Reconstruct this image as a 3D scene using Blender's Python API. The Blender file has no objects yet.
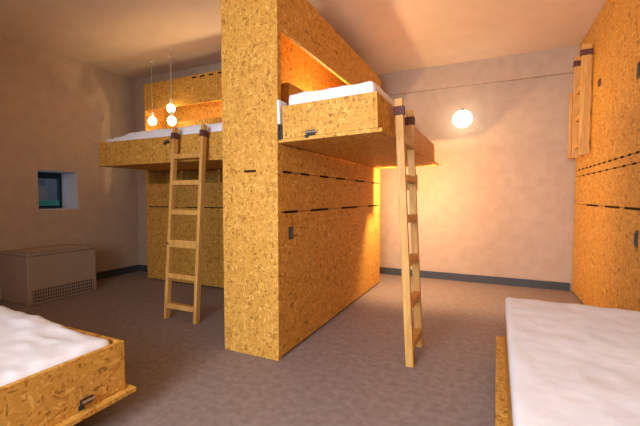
import bpy, bmesh, math, random
from mathutils import Vector, Matrix, noise
random.seed(7)
S = 0.85                                   # design units -> metres
SC = bpy.context.scene
COL = SC.collection

# ------------------------------------------------------------------ camera
F_PX, YAW, PITCH = 362.0, math.atan(170/362.0), math.atan(-16/362.0)
cam_d = bpy.data.cameras.new('camera'); cam_d.sensor_width = 36; cam_d.lens = F_PX/640*36
cam_d.clip_start = 0.02
cam = bpy.data.objects.new('camera', cam_d); COL.objects.link(cam)
cam.location = (0, 0, 1.35*S); cam.rotation_euler = (math.pi/2+PITCH, 0, YAW)
SC.camera = cam

# ------------------------------------------------------------------ world, light, exposure
SC.view_settings.view_transform = 'Standard'; SC.view_settings.look = 'None'
SC.view_settings.exposure = 0.1; SC.view_settings.gamma = 1.0; SC.view_settings.use_curve_mapping = False
w = bpy.data.worlds.new('sky'); SC.world = w; w.use_nodes = True
w.node_tree.nodes['Background'].inputs[0].default_value = (0.36, 0.58, 0.95, 1)
w.node_tree.nodes['Background'].inputs[1].default_value = 0.8

def area(name, loc, rot, sx, sy, power, color):
    d = bpy.data.lights.new(name, 'AREA'); d.shape = 'RECTANGLE'; d.size = sx*S; d.size_y = sy*S
    d.energy = power; d.color = color
    o = bpy.data.objects.new(name, d); COL.objects.link(o)
    o.location = Vector(loc)*S; o.rotation_euler = rot
    return o
# added cool fill light behind the camera, set in an invented rear window
REAR_FILL = area('rear_fill_light', (-.9, -2.14, 1.9), (math.radians(82), 0, math.radians(-10)), 2.2, 1.45, 94, (0.80, 0.89, 1.0))
REAR_FILL.data.spread = math.radians(115)
# warm globes added behind the camera to light the room (built further down)
FILL_GLOBE_W = (30, 28)
FILL_GLOBE_C = (1.0, 0.80, 0.60)
GLOBE_W, PENDANT_W, ALCOVE_W, UNDER_W = 3.0, 1.8, 40, 105
WARM = (1.0, 0.76, 0.40)

# ------------------------------------------------------------------ materials
def new_mat(name, base=(.5,.5,.5), rough=.6, spec=.3):
    m = bpy.data.materials.new(name); m.use_nodes = True
    b = m.node_tree.nodes['Principled BSDF']
    b.inputs['Base Color'].default_value = (*base, 1); b.inputs['Roughness'].default_value = rough
    b.inputs['Specular IOR Level'].default_value = spec
    return m, m.node_tree.nodes, m.node_tree.links, b
def ramp(n, stops):
    r = n.new('ShaderNodeValToRGB'); e = r.color_ramp.elements
    e[0].position, e[0].color = stops[0][0], (*stops[0][1], 1)
    e[1].position, e[1].color = stops[-1][0], (*stops[-1][1], 1)
    for p, c in stops[1:-1]:
        x = e.new(p); x.color = (*c, 1)
    return r
def coords(n, l, scale, rnd=True):
    t = n.new('ShaderNodeTexCoord'); mp = n.new('ShaderNodeMapping'); mp.inputs['Scale'].default_value = scale
    l.new(t.outputs['Object'], mp.inputs['Vector'])
    return mp.outputs['Vector']
def mat_osb(name, stops):
    m, n, l, b = new_mat(name, rough=.62, spec=.25)
    outs = []
    for sc in ((84, 84, 30), (34, 58, 84), (62, 28, 56)):
        v = coords(n, l, sc)
        nz = n.new('ShaderNodeTexNoise'); nz.inputs['Scale'].default_value = .35; l.new(v, nz.inputs['Vector'])
        mx = n.new('ShaderNodeVectorMath'); mx.operation = 'MULTIPLY_ADD'
        l.new(nz.outputs['Color'], mx.inputs[0]); mx.inputs[1].default_value = (4, 4, 4); l.new(v, mx.inputs[2])
        vo = n.new('ShaderNodeTexVoronoi'); vo.inputs['Scale'].default_value = 1.0; l.new(mx.outputs[0], vo.inputs['Vector'])
        sp = n.new('ShaderNodeSeparateColor'); l.new(vo.outputs['Color'], sp.inputs[0]); outs.append(sp)
    pick = n.new('ShaderNodeMix'); pick.data_type = 'FLOAT'
    th = n.new('ShaderNodeMath'); th.operation = 'GREATER_THAN'; th.inputs[1].default_value = .5
    l.new(outs[0].outputs[1], th.inputs[0]); l.new(th.outputs[0], pick.inputs[0])
    l.new(outs[0].outputs[0], pick.inputs[2]); l.new(outs[1].outputs[0], pick.inputs[3])
    pk2 = n.new('ShaderNodeMix'); pk2.data_type = 'FLOAT'
    th2 = n.new('ShaderNodeMath'); th2.operation = 'GREATER_THAN'; th2.inputs[1].default_value = .62
    l.new(outs[2].outputs[1], th2.inputs[0]); l.new(th2.outputs[0], pk2.inputs[0])
    l.new(pick.outputs[0], pk2.inputs[2]); l.new(outs[2].outputs[0], pk2.inputs[3])
    r = ramp(n, stops); l.new(pk2.outputs[0], r.inputs[0]); l.new(r.outputs[0], b.inputs['Base Color'])
    bp = n.new('ShaderNodeBump'); bp.inputs['Strength'].default_value = .12; bp.inputs['Distance'].default_value = .004
    l.new(pk2.outputs[0], bp.inputs['Height']); l.new(bp.outputs[0], b.inputs['Normal'])
    return m
OSB = mat_osb('osb_board', [(0, (.30, .125, .02)), (.10, (.44, .195, .030)), (.24, (.56, .27, .042)), (.8, (.625, .318, .058)), (1, (.74, .425, .105))])
def mat_pine():
    m, n, l, b = new_mat('pine', rough=.5, spec=.3)
    v = coords(n, l, (30, 30, 3))
    nz = n.new('ShaderNodeTexNoise'); nz.inputs['Scale'].default_value = 1.5; nz.inputs['Detail'].default_value = 4
    nz.inputs['Distortion'].default_value = 1.0
    l.new(v, nz.inputs['Vector'])
    r = ramp(n, [(.3, (.52, .245, .055)), (.55, (.64, .34, .09)), (.75, (.71, .41, .13))])
    l.new(nz.outputs[0], r.inputs[0]); l.new(r.outputs[0], b.inputs['Base Color'])
    return m
PINE = mat_pine()
def mat_noise(name, c0, c1, scale, rough=.8, bump=0., spec=.2, detail=4, bscale=None):
    m, n, l, b = new_mat(name, rough=rough, spec=spec)
    v = coords(n, l, (1, 1, 1))
    nz = n.new('ShaderNodeTexNoise'); nz.inputs['Scale'].default_value = scale; nz.inputs['Detail'].default_value = detail
    l.new(v, nz.inputs['Vector'])
    r = ramp(n, [(.3, c0), (.7, c1)]); l.new(nz.outputs[0], r.inputs[0]); l.new(r.outputs[0], b.inputs['Base Color'])
    if bump:
        n2 = n.new('ShaderNodeTexNoise'); n2.inputs['Scale'].default_value = bscale or scale; n2.inputs['Detail'].default_value = 3
        l.new(v, n2.inputs['Vector'])
        bp = n.new('ShaderNodeBump'); bp.inputs['Strength'].default_value = bump; bp.inputs['Distance'].default_value = .01
        l.new(n2.outputs[0], bp.inputs['Height']); l.new(bp.outputs[0], b.inputs['Normal'])
    return m
WALL = mat_noise('wall_plaster', (.44, .325, .245), (.49, .365, .275), 9, .9, .35, bscale=38)
CEIL = mat_noise('ceiling_plaster', (.75, .59, .455), (.80, .63, .49), 5, .9, .15, bscale=30)
FLOOR = mat_noise('floor_vinyl', (.215, .165, .152), (.305, .24, .222), 22, .55, .05, spec=.3, detail=8)
SHEET = mat_noise('white_sheet', (.77, .77, .83), (.83, .83, .88), 6, .9, .15, bscale=20)
BASEB = new_mat('baseboard_paint', (.055, .06, .07), .5)[0]
DARK = new_mat('slot_dark', (.035, .018, .010), .9, .05)[0]
BLACK = new_mat('black_metal', (.018, .018, .02), .35, .5)[0]
STEEL = new_mat('steel', (.6, .6, .6), .3, .5)[0]; STEEL.node_tree.nodes['Principled BSDF'].inputs['Metallic'].default_value = 1
PAD = new_mat('hook_pad', (.12, .045, .035), .7)[0]
HEAT = mat_noise('heater_enamel', (.32, .235, .175), (.36, .265, .20), 4, .5)
GRILLE = new_mat('grille_dark', (.05, .035, .03), .7)[0]
TEAL = new_mat('teal_frame', (.008, .045, .06), .4)[0]
TEAL_LIT = new_mat('teal_daylit', (.06, .42, .50), .4)[0]  # lighter copy of the frame teal, daylight on the rail put into the colour
REVEAL = new_mat('window_reveal', (.62, .62, .64), .85)[0]
OUT = mat_noise('outside_render', (.10, .085, .075), (.22, .19, .17), 3, .9)
def mat_emit(name, col, st):
    m, n, l, b = new_mat(name, col, .4)
    b.inputs['Emission Color'].default_value = (*col, 1); b.inputs['Emission Strength'].default_value = st
    return m
GLOWW = mat_emit('globe_glass', (1.0, .90, .70), 5.0)
BULB = mat_emit('bulb_glass', (1.0, .74, .34), 9.0)
DIFF = mat_emit('strip_diffuser', (1.0, .55, .18), 1.2)
def mat_glass():
    m = bpy.data.materials.new('window_glass'); m.use_nodes = True; n = m.node_tree.nodes; l = m.node_tree.links
    n.clear(); o = n.new('ShaderNodeOutputMaterial'); mx = n.new('ShaderNodeMixShader'); mx.inputs[0].default_value = .10
    t = n.new('ShaderNodeBsdfTransparent'); t.inputs[0].default_value = (.85, .9, .92, 1); g = n.new('ShaderNodeBsdfGlossy'); g.inputs['Roughness'].default_value = .03
    l.new(t.outputs[0], mx.inputs[1]); l.new(g.outputs[0], mx.inputs[2]); l.new(mx.outputs[0], o.inputs[0])
    return m
GLASS = mat_glass()

# ------------------------------------------------------------------ helpers (coordinates in design units)
def box(bm, x0, x1, y0, y1, z0, z1, bev=0.0, mi=0):
    vs = [bm.verts.new((x, y, z)) for x in (x0, x1) for y in (y0, y1) for z in (z0, z1)]
    idx = ((0,1,3,2),(4,6,7,5),(0,4,5,1),(2,3,7,6),(0,2,6,4),(1,5,7,3))
    fs = [bm.faces.new([vs[i] for i in f]) for f in idx]
    for f in fs: f.material_index = mi
    bmesh.ops.recalc_face_normals(bm, faces=fs)
    if bev:
        es = list({e for f in fs for e in f.edges})
        bmesh.ops.bevel(bm, geom=es, offset=bev, segments=2, affect='EDGES', profile=.5)
def beam(bm, a, b, wdt, dep, side, bev=0.004):
    """a bar from a to b; width along `side`, depth across"""
    a, b = Vector(a), Vector(b); d = (b-a); L = d.length; z = d.normalized()
    x = Vector(side); x = (x - z*x.dot(z)).normalized(); y = z.cross(x)
    t = bmesh.new(); box(t, -wdt/2, wdt/2, -dep/2, dep/2, 0, L, bev)
    M = Matrix((x, y, z)).transposed().to_4x4(); M.translation = a
    t.transform(M); merge(bm, t)
def merge(bm, t):
    me = bpy.data.meshes.new('tmp'); t.to_mesh(me); t.free(); bm.from_mesh(me); bpy.data.meshes.remove(me)
def cyl(bm, a, b, r, r2=None, seg=20):
    a, b = Vector(a), Vector(b); d = b-a
    M = Matrix.Translation((a+b)/2) @ d.to_track_quat('Z', 'Y').to_matrix().to_4x4()
    bmesh.ops.create_cone(bm, cap_ends=True, segments=seg, radius1=r, radius2=r if r2 is None else r2, depth=d.length, matrix=M)
def sphere(bm, c, r, sz=1.0, u=28, v=18):
    bmesh.ops.create_uvsphere(bm, u_segments=u, v_segments=v, radius=r, matrix=Matrix.Translation(c) @ Matrix.Diagonal((1, 1, sz, 1)))
def thing(name, label, cat, loc, group=None):
    o = bpy.data.objects.new(name, None); COL.objects.link(o); o.location = Vector(loc)*S; o.empty_display_size = .1
    o['label'] = label; o['category'] = cat
    if group: o['group'] = group
    return o
def abs_loc(o):
    p = Vector((0, 0, 0))
    while o: p += o.location; o = o.parent
    return p
def obj(name, bm, mat, parent=None, label=None, origin=None, smooth=False):
    me = bpy.data.meshes.new(name)
    bm.transform(Matrix.Diagonal((S, S, S, 1)))
    if parent is None:
        c = Vector(origin)*S if origin else Vector((0, 0, 0))
        bm.transform(Matrix.Translation(-c))
    else:
        c = Vector((0, 0, 0)); bm.transform(Matrix.Translation(-abs_loc(parent)))
    bm.to_mesh(me); bm.free()
    for m in (mat if isinstance(mat, (list, tuple)) else [mat]): me.materials.append(m)
    if smooth:
        for p in me.polygons: p.use_smooth = True
    o = bpy.data.objects.new(name, me); COL.objects.link(o); o.location = c
    if parent: o.parent = parent
    if label: o['label'] = label
    return o
def bx(name, mat, parent, *b, bev=.003, label=None):
    bm = bmesh.new(); box(bm, *b, bev); return obj(name, bm, mat, parent, label)
def struct(name, bm, mat, label=None, parent=None):
    o = obj(name, bm, mat, parent)
    if not parent: o['kind'] = 'structure'
    if label: o['label'] = label
    return o
def sbox(name, mat, *b, label=None):
    bm = bmesh.new(); box(bm, *b); return struct(name, bm, mat, label)
def point(name, loc, power, color, r, parent):
    d = bpy.data.lights.new(name, 'POINT'); d.energy = power; d.color = color; d.shadow_soft_size = r*S
    o = bpy.data.objects.new(name, d); COL.objects.link(o); o.location = Vector(loc)*S - abs_loc(parent); o.parent = parent
    return o

# ------------------------------------------------------------------ the room
XL, XR, YB, YBL, YR, ZC = -5.8, 1.62, 6.2, 4.55, -2.2, 3.45
sbox('floor', FLOOR, XL-.5, XR+.2, YR-.2, YB+.2, -.1, 0, label='mottled grey brown floor')
sbox('ceiling', CEIL, XL-.5, XR+.2, YR-.2, YB+.2, ZC, ZC+.1, label='plain plaster ceiling')
bm = bmesh.new()                                                   # left wall with the deep window opening
wy0, wy1, wz0, wz1 = 2.95, 3.50, 1.165, 1.735
box(bm, XL-.5, XL, YR-.2, wy0, 0, ZC); box(bm, XL-.5, XL, wy1, YBL+.2, 0, ZC)
box(bm, XL-.5, XL, wy0, wy1, 0, wz0); box(bm, XL-.5, XL, wy0, wy1, wz1, ZC)
struct('wall_left', bm, WALL, 'rough plastered left wall with a small deep window')
sbox('wall_back', WALL, -2.3, XR+.2, YB, YB+.2, 0, ZC, label='back wall with a round lamp')
sbox('wall_back_left', WALL, XL, -2.1, YBL, YBL+.2, 0, ZC, label='wall behind the left bunk unit')
sbox('wall_inner', WALL, -2.3, -2.1, YBL+.2, YB, 0, ZC)
sbox('wall_right', WALL, XR, XR+.2, YR, YB, 0, ZC)
bm = bmesh.new()                                                   # rear wall behind the camera
box(bm, XL, -2.05, YR-.2, YR, 0, ZC); box(bm, .25, XR, YR-.2, YR, 0, ZC)
box(bm, -2.05, .25, YR-.2, YR, 0, 1.1); box(bm, -2.05, .25, YR-.2, YR, 2.7, ZC)
struct('wall_rear', bm, WALL)
bm = bmesh.new()  # frame of the unseen window, added as a setting for the fill light
for a in ((-2.05, -1.99, 1.1, 2.7), (.19, .25, 1.1, 2.7), (-.93, -.87, 1.16, 2.64), (-1.99, .19, 1.1, 1.16), (-1.99, .19, 2.64, 2.7)): box(bm, a[0], a[1], YR-.16, YR-.10, a[2], a[3], .004)
rw = struct('added_rear_window', bm, TEAL, 'wide unseen rear window added around the fill light')
bx('glass_pane', GLASS, rw, -1.99, .19, YR-.135, YR-.125, 1.16, 2.64, bev=0)
sbox('trim_1', WALL, -2.1, XR, YB-.05, YB, 3.09, ZC, label='shallow plaster beam along the top of the back wall')
sbox('baseboard_back', BASEB, -2.1, 1.06, YB-.022, YB, 0, .115)
sbox('baseboard_left', BASEB, XL, XL+.022, 3.36, YBL, 0, .115)
sbox('baseboard_back_left', BASEB, XL+.022, -5.16, YBL-.022, YBL, 0, .115)

# window_1: dark teal frame set deep in the left wall
bm = bmesh.new(); wx = XL-.40
for a in ((wy0, wy0+.05, wz0, wz1), (wy1-.055, wy1, wz0, wz1)): box(bm, wx-.05, wx, *a, .004)
box(bm, wx-.05, wx, wy0+.05, wy1-.055, wz1-.10, wz1, .004)
box(bm, wx-.05, wx, wy0+.05, wy1-.055, wz0, wz0+.05, .004)
win = struct('window_1', bm, TEAL, 'small window with dark teal frame in a deep reveal')
bx('lower_sash_rail', TEAL_LIT, win, wx-.045, wx+.01, wy0+.05, wy1-.055, wz0+.05, wz0+.13, label='lower sash rail, teal brightened as if catching daylight')
bx('glass_pane', GLASS, win, wx-.03, wx-.022, wy0+.05, wy1-.055, wz0+.13, wz1-.10, bev=0)
bm = bmesh.new()
box(bm, wx, XL-.004, wy1-.006, wy1, wz0, wz1); box(bm, wx, XL-.004, wy0, wy0+.006, wz0, wz1)
box(bm, wx, XL-.004, wy0+.006, wy1-.006, wz0, wz0+.006); box(bm, wx, XL-.004, wy0+.006, wy1-.006, wz1-.006, wz1)
obj('reveal_lining', bm, REVEAL, win, 'pale grey lining of the window reveal')
sbox('wall_outside', OUT, XL-2.6, XL-2.5, 2.2, 7.2, -.1, 2.6, label='dull wall across the yard outside')

# ------------------------------------------------------------------ OSB wall-bed units
def slots(parent, spans, plane, axis, z, hh=.012):
    """dark slots let into a panel joint, each a part"""
    for a, b in spans:
        bm = bmesh.new()
        if axis == 'x+': box(bm, plane-.004, plane+.0015, a, b, z-hh, z+hh)
        elif axis == 'x-': box(bm, plane-.0015, plane+.004, a, b, z-hh, z+hh)
        else: box(bm, a, b, plane-.0015, plane+.004, z-hh, z+hh)
        obj('slot', bm, DARK, parent)

# centre unit: tall end panel, lower cupboard, open lit alcove, header
T = .03
X0, X1, Y0, Y1, ZT = -2.11, -1.55, 2.5, 5.5, 3.15
u = thing('wall_bed_unit', 'tall freestanding OSB bunk partition with broad end panel in room centre', 'bunk unit', ((X0+X1)/2, (Y0+Y1)/2, 0), 'OSB wall bed units')
bx('end_panel', OSB, u, X0, X1, Y0, Y0+.06, 0, ZT, label='broad OSB end panel facing the room')
bx('back_panel', OSB, u, X0, X0+T, Y0+.06, Y1, 0, ZT)
bx('rear_end_panel', OSB, u, X0+T, X1-T, Y1-T, Y1, 0, ZT)
bx('lower_front', OSB, u, X1-T, X1, 3.09, Y1, .02, 1.22)
d = bx('door', OSB, u, X1-T, X1, Y0+.06, 3.084, .02, 1.22)
bm = bmesh.new(); box(bm, X1-.004, X1+.004, 2.67, 2.745, .985, 1.095, .008); box(bm, X1+.003, X1+.012, 2.68, 2.70, 1.0, 1.08, .002)
obj('handle', bm, BLACK, d, 'black recessed pull')
bx('upper_front', OSB, u, X1-T, X1, Y0+.06, Y1, 1.226, 1.555)
bx('top_rail', OSB, u, X1-T, X1, Y0+.06, Y1, 1.561, 1.78)
bx('alcove_floor', OSB, u, X0+T, X1-.035, Y0+.06, Y1-T, 1.80, 1.83)
bx('header_panel', OSB, u, X1-T, X1, Y0+.06, Y1, 2.70, ZT)
bx('top_panel', OSB, u, X0+T, X1-T, Y0+.06, Y1-T, ZT-T, ZT)
bx('alcove_cubby', OSB, u, X0+T, -1.72, 2.98, 3.50, 1.83, 2.42)
slots(u, [(2.58,2.72),(2.9,3.06),(3.3,3.5),(3.72,3.99),(4.36,4.7),(5.07,5.43)], X1, 'x+', 1.558, .010)
slots(u, [(2.6,2.83),(3.1,3.5),(3.88,4.42),(4.9,5.35)], X1, 'x+', 1.223, .011)
slots(u, [(-1.88,-1.76)], Y0, 'y-', 1.565, .010)

# left unit, built against the back-left wall
LX0, LX1, LY0, LY1, LZT = -5.09, -2.09, 4.15, 4.54, 3.16
u = thing('wall_bed_unit', 'OSB bunk unit against the rear left wall with glowing alcove and hanging bulbs', 'bunk unit', ((LX0+LX1)/2, (LY0+LY1)/2, 0), 'OSB wall bed units')
bx('side_panel', OSB, u, LX0, LX0+T, LY0, LY1, 0, LZT)
bx('side_panel', OSB, u, LX1-T, LX1, LY0, LY1, 0, LZT)
bx('back_panel', OSB, u, LX0+T, LX1-T, LY1-.02, LY1, 0, LZT)
bx('lower_front', OSB, u, LX0+T, -3.60, LY0, LY0+T, .02, 1.19)
bx('door', OSB, u, -3.594, LX1-T, LY0, LY0+T, .02, 1.19)
bx('upper_front', OSB, u, LX0+T, LX1-T, LY0, LY0+T, 1.196, 1.56)
for i in range(4):
    a = LX0+T+i*(LX1-LX0-2*T)/4
    bx('pigeonhole_post', OSB, u, a, a+T, LY0, LY1-.02, 1.565, 1.775)
bx('alcove_floor', OSB, u, LX0+T, LX1-T, LY0, LY1-.02, 1.78, 1.81)
bx('header_panel', OSB, u, LX0+T, LX1-T, LY0, LY0+T, 2.74, LZT)
bx('top_panel', OSB, u, LX0+T, LX1-T, LY0+T, LY1-.02, LZT-T, LZT)
bx('ledge_board', OSB, u, -4.35, LX1-T, LY0, LY0+.02, 1.81, 2.50)
slots(u, [(-4.06,-3.97),(-3.90,-3.81),(-3.74,-3.65),(-3.56,-3.47)], LY0, 'y-', 3.125, .012)
slots(u, [(-5.02,-4.4),(-4.2,-3.5)], LY0, 'y-', 1.193, .008)

# right unit, floor to ceiling, its upper bed folded shut
RX0, RX1, RY0, RY1, RZT = 1.08, 1.60, -.2, 6.17, 3.44
u = thing('wall_bed_unit', 'floor to ceiling OSB wall unit with upper bed folded shut along right wall', 'bunk unit', ((RX0+RX1)/2, 3, 0), 'OSB wall bed units')
bx('end_panel', OSB, u, RX0, RX1, RY1-T, RY1, 0, RZT)
bx('end_panel', OSB, u, RX0, RX1, RY0, RY0+T, 0, RZT)
bx('back_panel', OSB, u, RX1-T, RX1, RY0+T, RY1-T, 0, RZT)
bx('lower_front', OSB, u, RX0, RX0+T, 4.10, RY1-T, .02, 1.25)
d = bx('door', OSB, u, RX0, RX0+T, 3.45, 4.095, .02, 1.25)
bm = bmesh.new(); box(bm, RX0-.004, RX0+.004, 3.70, 3.765, .94, 1.08, .008); box(bm, RX0-.012, RX0-.003, 3.742, 3.758, .96, 1.06, .002)
obj('handle', bm, BLACK, d, 'black recessed pull')
bx('bed_recess_panel', OSB, u, RX0+.3, RX0+.33, RY0+T, 3.42, .02, 1.25)
bx('divider', OSB, u, RX0, RX1-T, 3.42, 3.445, 0, 1.25)
bx('middle_panel', OSB, u, RX0, RX0+T, RY0+T, RY1-T, 1.256, 1.625)
bx('vent_panel', OSB, u, RX0, RX0+T, RY0+T, RY1-T, 1.631, 1.71)
fb = bx('folded_bed_panel', OSB, u, RX0, RX0+T, RY0+T, RY1-T, 1.716, RZT)
bm = bmesh.new(); box(bm, RX0-.006, RX0+.004, 3.80, 3.865, 2.32, 2.45, .008); obj('handle', bm, BLACK, fb, 'dark finger pull')
bm = bmesh.new(); box(bm, RX0-.012, RX0+.004, 4.97, 5.06, 2.58, 2.66, .008); obj('latch', bm, PAD, fb, 'small brown latch')
slots(u, [(y, y+.075) for y in [3.55+.193*i for i in range(13)]], RX0, 'x-', 1.713, .010)
slots(u, [(y, y+.085) for y in [3.55+.26*i for i in range(9)]], RX0, 'x-', 1.628, .009)
slots(u, [(3.5,4.05),(4.2,4.65),(4.93,5.43)], RX0, 'x-', 1.253, .011)

# ------------------------------------------------------------------ fold-down beds: open OSB tray on a base panel
def bed(label, b, panel, latch, tilt=None, legs=None, edge_label=None):
    x0, x1, y0, y1, zp, zt = b
    root = thing('fold_down_bed', label, 'bed', ((x0+x1)/2, (y0+y1)/2, 0 if zp < 1 else zp), 'OSB fold-down beds')
    def P(name, mat, *bb, bev=.004, label=None):
        bm = bmesh.new(); box(bm, *bb, bev)
        if tilt: bm.transform(tilt)
        return obj(name, bm, mat, root, label)
    t = .028; z0 = zp+.03
    P('base_panel', OSB, panel[0], panel[1], panel[2], panel[3], zp, zp+.029)
    P('side_board', OSB, x0, x0+t, y0, y1, z0, zt); P('side_board', OSB, x1-t, x1, y0, y1, z0, zt)
    P('end_board', OSB, x0+t, x1-t, y0, y0+t, z0, zt); P('end_board', OSB, x0+t, x1-t, y1-t, y1, z0, zt)
    bm = bmesh.new(); (lx, ly, lz), ax = latch                     # black sliding latch with a bright bolt
    k = bmesh.new()
    if ax == 'y':
        box(bm, lx-.035, lx+.035, ly-.012, ly, lz-.02, lz+.02, .004); box(bm, lx-.05, lx-.02, ly-.02, ly-.01, lz-.035, lz-.012, .003)
        cyl(k, (lx-.045, ly-.018, lz+.004), (lx+.055, ly-.018, lz+.004), .008)
    else:
        box(bm, lx, lx+.012, ly-.035, ly+.035, lz-.018, lz+.018, .004); box(bm, lx+.01, lx+.02, ly-.05, ly-.02, lz-.03, lz-.008, .003)
        cyl(k, (lx+.018, ly-.03, lz+.004), (lx+.018, ly+.04, lz+.004), .008)
    if tilt: bm.transform(tilt); k.transform(tilt)
    la = obj('latch', bm, BLACK, root, 'small black latch'); obj('latch_bolt', k, STEEL, la, 'bright steel bolt')
    for (a, c) in legs or []:
        bm = bmesh.new(); box(bm, a-.03, a+.03, c-.03, c+.03, 0, zp-.001, .004); obj('leg', bm, PINE, root)
    return root
def mattress(label, x0, x1, y0, y1, z0, z1, r, amp, seed, tilt=None, sag=None, n=(46, 46, 6)):
    bm = bmesh.new(); hx, hy, hz = (x1-x0)/2, (y1-y0)/2, (z1-z0)/2
    c = Vector(((x0+x1)/2, (y0+y1)/2, (z0+z1)/2)); cache = {}
    def vert(i, j, k):
        key = (i, j, k)
        if key in cache: return cache[key]
        p = Vector((-hx+2*hx*i/n[0], -hy+2*hy*j/n[1], -hz+2*hz*k/n[2]))
        q = Vector([max(-h+r, min(h-r, v)) for v, h in zip(p, (hx, hy, hz))])
        dd = p-q
        if dd.length > 1e-6: p = q + dd.normalized()*min(r, max(abs(dd.x), abs(dd.y), abs(dd.z)))
        wp = p+c
        if k > n[2]//2:
            f = 1 if k == n[2] else .4
            s = Vector((wp.x*2.2+seed, wp.y*2.2, seed))
            fold = noise.noise(Vector((wp.x*1.2+wp.y*6.5+seed, wp.x*5-wp.y*1.0, seed)))
            p.z += f*amp*(noise.noise(s)*1.2 + (1-abs(fold))**5*.9 - .3 + .35*noise.noise(s*4))
            if sag: p.z += f*sag(wp.x, wp.y)
        v = bm.verts.new(p+c); cache[key] = v; return v
    def quad(a, b_, c_, d_): bm.faces.new((vert(*a), vert(*b_), vert(*c_), vert(*d_)))
    for i in range(n[0]):
        for j in range(n[1]):
            quad((i,j,0),(i,j+1,0),(i+1,j+1,0),(i+1,j,0)); quad((i,j,n[2]),(i+1,j,n[2]),(i+1,j+1,n[2]),(i,j+1,n[2]))
    for i in range(n[0]):
        for k in range(n[2]):
            quad((i,0,k),(i+1,0,k),(i+1,0,k+1),(i,0,k+1)); quad((i,n[1],k),(i,n[1],k+1),(i+1,n[1],k+1),(i+1,n[1],k))
    for j in range(n[1]):
        for k in range(n[2]):
            quad((0,j,k),(0,j,k+1),(0,j+1,k+1),(0,j+1,k)); quad((n[0],j,k),(n[0],j+1,k),(n[0],j+1,k+1),(n[0],j,k+1))
    bmesh.ops.recalc_face_normals(bm, faces=bm.faces)
    if tilt: bm.transform(tilt)
    o = obj('mattress', bm, SHEET, None, label, origin=((x0+x1)/2, (y0+y1)/2, z0), smooth=True)
    o['category'] = 'mattress'; o['group'] = 'white sheeted mattresses'
    return o

piv = Vector((-1.54, 0, 1.80))
TILT = Matrix.Translation(piv) @ Matrix.Rotation(math.radians(-1.8), 4, 'Y') @ Matrix.Translation(-piv)
BR = bed('raised OSB tray bed right of the tall end panel, black latch on near face',
    (-1.495, -.72, 2.49, 5.35, 1.78, 2.065), (-1.535, -.69, 2.488, 5.50), ((-1.24, 2.49, 1.83), 'y'), TILT)
MR = mattress('white sheeted mattress showing above raised bed right of the tall end panel', -1.463, -.755, 2.525, 5.31, 1.815, 2.165, .03, .008, 3, TILT)
bm = bmesh.new(); box(bm, -1.528, -1.507, 2.47, 2.60, 1.925, 2.115, .004); bm.transform(TILT); obj('sheet_corner', bm, SHEET, MR, 'white sheet corner hanging down', smooth=False)
bm = bmesh.new(); box(bm, -1.53, -1.503, 2.485, 2.60, 1.80, 1.92, .003); bm.transform(TILT); obj('hinge', bm, BLACK, BR, 'dark metal hinge')
bed('raised OSB tray bed on the left with two hanging bulbs behind it',
    (-4.70, -2.20, 3.125, 4.13, 1.755, 2.065), (-4.71, -2.19, 3.12, 4.14), ((-3.45, 3.125, 2.0), 'y'))
mattress('thin white sheeted mattress in raised left bed under the hanging bulbs', -4.66, -2.24, 3.165, 4.09, 1.79, 2.175, .05, .012, 11,
         sag=lambda x, y: -.05*max(0, min(1, (-4.15-x)/.4)))
bed('low OSB tray bed with black latch in the front left corner near heater',
    (-4.3, -1.97, .42, 1.435, .17, .49), (-4.3, -1.925, .40, 1.475), ((-1.97, 1.20, .245), 'x'), None,
    [(-4.0, .7), (-2.6, .7), (-4.0, 1.15), (-2.6, 1.15)])
mattress('crumpled white sheeted mattress in the low bed in front left corner', -4.25, -2.01, .465, 1.395, .205,   .505, .04, .015, 5,
         sag=lambda x, y: .05*max(0, min(1, (-2.25-x)/.5))*max(0, min(1, (y-.9)/.4)))
SWING = Matrix.Translation((.125, 3.27, 0)) @ Matrix.Rotation(math.radians(-.9), 4, 'Z') @ Matrix.Translation((-.125, -3.27, 0))
bed('low OSB tray bed folded out from the right wall unit in front right corner',
    (.125, 1.07, .75, 3.27, .17, .445), (.065, 1.07, .73, 3.31), ((.6, .75, .3), 'y'), SWING,
    [(.42, 1.0), (.42, 2.8), (.95, 1.0), (.95, 2.8)])
mattress('wide smooth white mattress filling the low bed in front right corner', .122, 1.065, .76, 3.262, .452, .555, .03, .008, 8, SWING)

# ------------------------------------------------------------------ pine ladders
def ladder(label, fa, fb, ta, tb, rungs, thick=None, rail_w=.04, rail_d=.085, lean=(0, 1, 0), padn=(0, -1, 0)):
    """rails from feet fa/fb to tops ta/tb; rungs at heights"""
    fa, fb, ta, tb = map(Vector, (fa, fb, ta, tb))
    root = thing('ladder', label, 'ladder', (fa+fb)/2, 'pine bunk ladders')
    side = (fb-fa).normalized()
    for f, t in ((fa, ta), (fb, tb)):
        bm = bmesh.new(); beam(bm, f, t, rail_w, rail_d, side); r = obj('rail', bm, PINE, root)
        dr = (t-f).normalized(); nrm = Vector(padn)
        c = t-dr*.13; bm = bmesh.new(); beam(bm, c, c+dr*.07, rail_w+.012, rail_d+.02, side); obj('hook_pad', bm, PAD, r, 'dark hook pad')
    for i, z in enumerate(rungs):
        s = (z-fa.z)/(ta.z-fa.z); a = fa.lerp(ta, s); b = fb.lerp(tb, s)
        h = .085 if i == thick else .055
        bm = bmesh.new(); beam(bm, a+side*rail_w*.5, b-side*rail_w*.5, h, .07, (ta-fa).normalized(), .005)
        rg = obj('rung', bm, PINE, root)
        if i == thick:
            bm = bmesh.new()
            cyl(bm, a+Vector(padn)*.036, a+Vector(padn)*.052, .012)
            obj('bolt', bm, STEEL, rg, 'bright bolt head')
    return root
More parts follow.
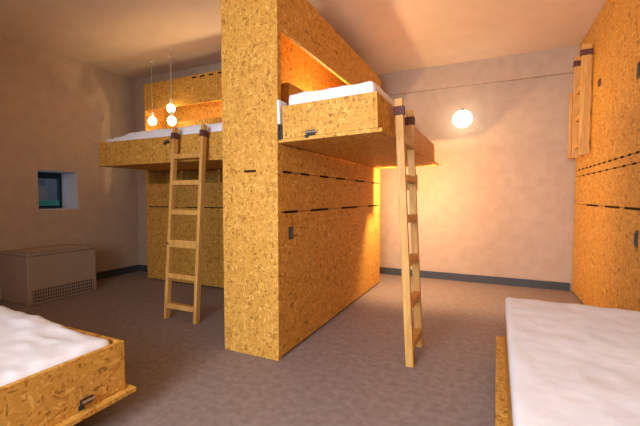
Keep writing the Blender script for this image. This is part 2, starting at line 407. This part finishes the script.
ladder('pine ladder leaning on the left raised bed, left of the tall end panel', (-3.24, 2.88, 0), (-2.81, 2.88, 0), (-3.235, 3.045, 2.13), (-2.815, 3.045, 2.13),
       [.15, .48, .835, 1.18, 1.505, 1.80], 2, rail_d=.06)
ladder('pine ladder standing against right raised bed, seen edge on', (-.555, 2.87, 0), (-.555, 3.29, 0), (-.665, 2.87, 2.12), (-.665, 3.29, 2.12),
       [.15, .48, .82, 1.17, 1.50, 1.80], None, padn=(1, 0, 0), rail_d=.062)
ladder('short pine ladder hung high on the right wall unit', (1.01, 5.34, 1.86), (1.01, 5.74, 1.86), (1.01, 5.34, 3.17), (1.01, 5.74, 3.17),
       [2.0, 2.35, 2.7], None, padn=(-1, 0, 0), rail_d=.10)
g = thing('guard_rail', 'small pine guard rail frame beside hung ladder near the back wall', 'guard rail', (1.02, 5.98, 1.88))
bx('post', PINE, g, .955, .985, 5.95, 6.0, 1.88, 2.76); bx('post', PINE, g, 1.05, 1.079, 5.95, 6.0, 1.88, 2.76)
for z in (1.88, 2.16, 2.45, 2.71): bx('crossbar', PINE, g, .985, 1.05, 5.955, 5.995, z, z+.05)
bx('wall_block', PINE, g, 1.045, 1.079, 5.80, 5.95, 2.3, 2.36)

# ------------------------------------------------------------------ lamps
g = thing('wall_lamp', 'glowing white globe lamp mounted on the back wall', 'lamp', (-.41, YB, 2.55))
bm = bmesh.new(); cyl(bm, (-.41, YB, 2.55), (-.41, YB-.04, 2.55), .085); cyl(bm, (-.41, YB-.03, 2.55), (-.41, YB-.07, 2.55), .05)
obj('mount', bm, STEEL, g)
bm = bmesh.new(); sphere(bm, (-.41, YB-.165, 2.55), .145, .92); gl = obj('globe', bm, GLOWW, g, smooth=True)
bm = bmesh.new(); cyl(bm, (-.41, YB-.165, 2.68), (-.41, YB-.165, 2.705), .02); obj('finial', bm, BLACK, g, 'small dark finial')
point('globe_light', (-.41, YB-.42, 2.5), GLOBE_W, (1, .78, .5), .12, g)

def pendant(label, x, y, z):
    g = thing('pendant_lamp', label, 'lamp', (x, y, ZC), 'hanging bulbs by the left bunk')
    bm = bmesh.new(); cyl(bm, (x, y, ZC), (x, y, ZC-.02), .028); obj('ceiling_rose', bm, CEIL, g)
    bm = bmesh.new(); cyl(bm, (x, y, ZC-.03), (x, y, z+.13), .0045, seg=8); obj('cord', bm, WALL, g, 'thin pale cord')
    bm = bmesh.new(); cyl(bm, (x, y, z+.13), (x, y, z+.06), .022); obj('socket', bm, REVEAL, g)
    bm = bmesh.new(); sphere(bm, (x, y, z), .062, 1.1); obj('bulb', bm, BULB, g, 'glowing amber bulb', smooth=True)
    point('bulb_light', (x, y, z-.085), PENDANT_W, WARM, .05, g)
pendant('glowing bare bulb hanging on a cord, leftmost of three by left bunk', -4.80, 4.06, 2.535)
pendant('glowing bare bulb hanging on a cord, highest of three by left bunk', -4.40, 4.06, 2.69)
def alcove_lamp(name, label, p, nrm, r, power):
    p = Vector(p); nrm = Vector(nrm); g = thing(name, label, 'lamp', p)
    bm = bmesh.new(); cyl(bm, p, p+nrm*.025, .05); obj('base', bm, REVEAL, g)
    bm = bmesh.new(); sphere(bm, p+nrm*(.025+r), r); obj('bulb', bm, BULB, g, 'glowing amber bulb', smooth=True)
    point('bulb_light', p+nrm*(.06+2*r), power, WARM, .04, g)
pendant('glowing bare bulb hanging lowest, in front of the left raised mattress and alcove', -4.17, 3.86, 2.445)
alcove_lamp('hidden_bulb', 'unseen bulb added behind the ledge board to brighten the left alcove', (-3.2, LY1-.02, 2.34), (0, -1, 0), .04, 30)  # extra bulb out of sight, added to make the alcove brighter
alcove_lamp('hidden_bulb', 'hidden bulb in the alcove behind the right raised bed', (X0+T, 4.1, 2.22), (1, 0, 0), .05, ALCOVE_W)

ux, uy = -1.0, 5.10
g = thing('under_bed_light', 'small warm bulb under far end of right raised bed, mostly behind ladder', 'lamp', (ux, uy, 1.768))
bm = bmesh.new(); cyl(bm, (ux, uy, 1.782), (ux, uy, 1.755), .05); cyl(bm, (ux, uy, 1.75), (ux, uy, 1.65), .018); obj('holder', bm, REVEAL, g)
bm = bmesh.new(); cyl(bm, (ux, uy, 1.60), (ux, uy, 1.655), .085, .03); obj('shade', bm, REVEAL, g)
bm = bmesh.new(); box(bm, ux-.12, ux+.10, uy-.055, uy-.045, 1.44, 1.655); box(bm, ux-.12, ux-.11, uy-.045, uy+.02, 1.44, 1.655); obj('light_blocker', bm, OSB, g)  # plates added to block the bulb's light toward cupboard and camera
bm = bmesh.new(); sphere(bm, (ux, uy, 1.585), .03); obj('bulb', bm, DIFF, g, smooth=True)
point('bulb_light', (ux, uy, 1.545), UNDER_W, (1, .64, .32), .025, g)

for i, (x, y) in enumerate(((-1.7, -.9), (.3, -.9))):              # unseen glowing globes added behind the camera as warm fill
    g = thing('pendant_lamp', 'added opal fill globe unseen behind the camera, %s of the two' % ('left', 'right')[i], 'lamp', (x, y, ZC), 'added fill globes')
    bm = bmesh.new(); cyl(bm, (x, y, ZC), (x, y, ZC-.03), .07, seg=32); obj('ceiling_rose', bm, REVEAL, g)
    bm = bmesh.new(); cyl(bm, (x, y, ZC-.03), (x, y, ZC-.90), .008, seg=8); obj('cord', bm, REVEAL, g)
    bm = bmesh.new(); sphere(bm, (x, y, ZC-1.03), .14); obj('globe', bm, mat_emit('fill_globe', FILL_GLOBE_C, FILL_GLOBE_W[i]*1.8), g, smooth=True)

# ------------------------------------------------------------------ heater
hx0, hx1, hy0, hy1, hz = -5.77, -5.12, 2.46, 3.32, .645
g = thing('heater', 'wide beige enamel fan heater under the small window by the left wall', 'heater', ((hx0+hx1)/2, (hy0+hy1)/2, 0))
bx('casing', HEAT, g, hx0, hx1, hy0, hy1, 0, hz-.03, bev=.015)
bx('top_cover', HEAT, g, hx0, hx1+.012, hy0-.01, hy1+.01, hz-.028, hz, bev=.008)
bm = bmesh.new()
for i in range(4): box(bm, -5.60+.1*i, -5.55+.1*i, hy0+.1, hy1-.1, hz-.004, hz+.003)
obj('top_vent', bm, WALL, g)
bm = bmesh.new(); box(bm, hx1-.004, hx1+.002, hy0+.05, hy1-.05, .03, .185)
gr = obj('grille', bm, GRILLE, g, 'dark grille along the foot')
bm = bmesh.new()
for i in range(26):
    y = hy0+.06+i*(hy1-hy0-.13)/25; box(bm, hx1+.002, hx1+.008, y, y+.010, .03, .185)
for z in (.06, .105, .15): box(bm, hx1+.003, hx1+.007, hy0+.05, hy1-.05, z, z+.009)
obj('grille_bars', bm, HEAT, gr)
